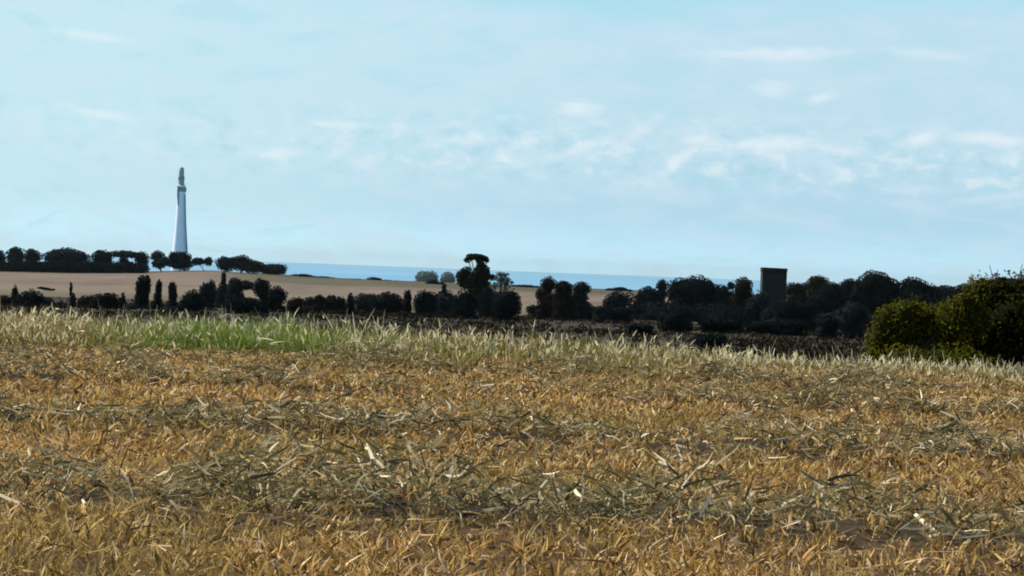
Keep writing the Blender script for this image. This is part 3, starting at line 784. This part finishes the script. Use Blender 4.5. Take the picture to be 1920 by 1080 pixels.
# --- the big bush at the right edge, its sunlit upper left coloured as a brighter bush
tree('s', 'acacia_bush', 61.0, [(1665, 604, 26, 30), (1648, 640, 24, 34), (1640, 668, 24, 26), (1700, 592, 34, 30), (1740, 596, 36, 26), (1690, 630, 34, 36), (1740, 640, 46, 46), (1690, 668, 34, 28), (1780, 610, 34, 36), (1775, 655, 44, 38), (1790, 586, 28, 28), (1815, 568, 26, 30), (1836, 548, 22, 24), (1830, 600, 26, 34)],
         "rounded yellow green bush, sunlit brightness in its colour, in front of its taller dark neighbour at the right edge", "bush", None, pal='acacia_sunlit', leaf=.045, dens=.65, shrub=True, bx=1700,
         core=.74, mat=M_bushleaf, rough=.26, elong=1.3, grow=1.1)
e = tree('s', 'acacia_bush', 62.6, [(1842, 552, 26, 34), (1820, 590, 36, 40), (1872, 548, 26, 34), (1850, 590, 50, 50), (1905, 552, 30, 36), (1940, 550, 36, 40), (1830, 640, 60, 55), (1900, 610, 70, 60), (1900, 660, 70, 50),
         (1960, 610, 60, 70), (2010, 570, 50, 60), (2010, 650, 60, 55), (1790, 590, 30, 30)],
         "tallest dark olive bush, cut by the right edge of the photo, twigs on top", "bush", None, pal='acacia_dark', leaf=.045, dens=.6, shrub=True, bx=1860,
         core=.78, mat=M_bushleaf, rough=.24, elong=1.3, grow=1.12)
bl = np.array(e.location)
for (x0, y0, x1, y1) in ((1866, 522, 1855, 497), (1868, 520, 1871, 505), (1900, 522, 1917, 495), (1905, 524, 1890, 508), (1830, 528, 1821, 513), (1760, 560, 1752, 545), (1640, 590, 1628, 578)):
    a = P(x0, y0 + 14, 61.5); b_ = P(x1, y1, 61.5 + rng.uniform(-.2, .2))
    mid = (a + b_) / 2 + rng.normal(0, .02, 3)
    V, Q, C = tube([a, mid, b_], [.013, .010, .006], 5)
    mesh_np("twig", V, Q, None, M_bark, parent=e, origin=bl)

# ------------------------------------------------------------------ square tower
def box(x0, x1, y0, y1, z0, z1, tx=0, ty=0):
    v = np.array([(x0, y0, z0), (x1, y0, z0), (x1, y1, z0), (x0, y1, z0), (x0 + tx, y0 + ty, z1), (x1 - tx, y0 + ty, z1), (x1 - tx, y1 - ty, z1), (x0 + tx, y1 - ty, z1)])
    q = np.array([(0, 3, 2, 1), (4, 5, 6, 7), (0, 1, 5, 4), (1, 2, 6, 5), (2, 3, 7, 6), (3, 0, 4, 7)])
    return v, q, np.zeros((8, 3))
def bevelled(name, parts, mat, parent, bev=0.0):
    V, Q, C = join(parts)
    o = mesh_np(name, V, Q, None, mat, parent=parent)
    if bev:
        md = o.modifiers.new("bevel", 'BEVEL'); md.width = bev; md.segments = 2
    return o
TD = 600.0
tl_, tr_, tt = P(1427, 560, TD), P(1475, 560, TD), P(1450, 502, TD)
txc = (tl_[0] + tr_[0]) / 2; tw = tr_[0] - tl_[0]; tzb = tz(txc, TD); th = tt[2] - tzb
tow = empty("square_tower", (txc, TD, tzb))
hw_ = tw / 2
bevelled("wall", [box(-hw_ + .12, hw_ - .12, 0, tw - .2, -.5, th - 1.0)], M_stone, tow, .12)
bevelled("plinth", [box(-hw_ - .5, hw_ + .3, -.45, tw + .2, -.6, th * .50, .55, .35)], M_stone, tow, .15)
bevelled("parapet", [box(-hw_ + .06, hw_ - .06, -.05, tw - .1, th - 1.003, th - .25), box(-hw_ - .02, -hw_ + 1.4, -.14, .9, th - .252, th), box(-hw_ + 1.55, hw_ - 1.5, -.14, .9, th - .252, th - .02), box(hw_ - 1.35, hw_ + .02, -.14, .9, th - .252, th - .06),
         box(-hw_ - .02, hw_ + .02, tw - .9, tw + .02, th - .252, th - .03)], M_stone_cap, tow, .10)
tag(tow, "square dark stone tower with a flat parapet rising above the grove", "tower")

# ------------------------------------------------------------------ chimney on the coast
CD = 5200.0
sc_ = CD / F
b0 = P(337, 471, CD); z0 = -33.0
xc = P(338, 471, CD)[0]
chz = lambda py: CAM_Z + ray(338, py).z * CD
def lathe(prof, nsd=28):
    """prof: (photo y, centre px, radius px)"""
    pts = []; rd = []
    V = []; Q = []
    for i, (py, cx, r) in enumerate(prof):
        p = P(cx, py, CD)
        for j in range(nsd):
            ph = 2 * math.pi * j / nsd
            V.append((p[0] + r * sc_ * math.cos(ph), CD + r * sc_ * math.sin(ph), p[2]))
        if i:
            for j in range(nsd): Q.append(((i - 1) * nsd + j, (i - 1) * nsd + (j + 1) % nsd, i * nsd + (j + 1) % nsd, i * nsd + j))
    Q = [tuple(q) for q in Q]
    V = np.array(V)
    return V, np.array(Q), np.zeros((len(V), 3))
ch = empty("chimney", (xc, CD, z0)); co = (xc, CD, z0)
def chp(name, prof, mat, smooth=True):
    V, Q, C = lathe(prof)
    return mesh_np(name, V, Q, None, mat, parent=ch, origin=co, smooth=smooth)
chp("shaft", [(523, 335, 16), (500, 335, 14.5), (471, 336, 12.8), (450, 337, 11.4), (425, 338.2, 10.0), (400, 339.4, 8.9), (375, 340.2, 8.2), (355, 340.4, 7.7), (347, 340.4, 7.4), (346.9, 340.4, .2)], M_chim)
chp("upper_shaft", [(347.2, 340.2, 5.6), (330, 340, 5.3), (322, 340.4, 4.9), (317, 340.8, 4.3), (314.5, 341, 3.2), (313, 341, .2)], M_chim_mid)
chp("collar", [(337.5, 340, 5.5), (337, 340, 6.2), (331, 340, 6.0), (330.5, 340.2, 5.4)], M_chim_dark)
chp("platform", [(360, 341, 7.6), (358, 341, 8.7), (352, 341, 8.7), (351, 341, 7.6)], M_chim_dark)
V, Q, C = tube([P(350.5, 474, CD - 6), P(348, 420, CD - 7), P(347.0, 365, CD - 6)], [1.7 * sc_, 1.4 * sc_, 1.2 * sc_])
mesh_np("duct", V, Q, None, M_chim_dark, parent=ch, origin=co)
V, Q, C = tube([P(334, 385, CD - 7), P(333.6, 365, CD - 7), P(334.4, 348, CD - 7)], [1.2 * sc_, 1.8 * sc_, 1.8 * sc_])
mesh_np("side_cladding", V, Q, None, M_chim_dark, parent=ch, origin=co)
tag(ch, "very tall pale tapering chimney with a narrow dark top, behind the hilltop trees", "chimney")

# ------------------------------------------------------------------ haze
hm = bpy.data.materials.new("haze_air"); hm.use_nodes = True
ht = hm.node_tree
for n in list(ht.nodes): ht.nodes.remove(n)
pv = ht.nodes.new('ShaderNodeVolumePrincipled'); ho = ht.nodes.new('ShaderNodeOutputMaterial')
pv.inputs['Color'].default_value = (0.74, 0.93, 1.0, 1)
pv.inputs['Density'].default_value = 1.15e-5
pv.inputs['Anisotropy'].default_value = 0.55
ht.links.new(pv.outputs[0], ho.inputs['Volume'])
V, Q, C = box(-48000, 48000, -400, 61000, -42.0, 190)
o = mesh_np("haze", V, Q, None, hm); tagk(o, 'stuff')
tag(o, "thin bluish haze over fields and sea", "haze")
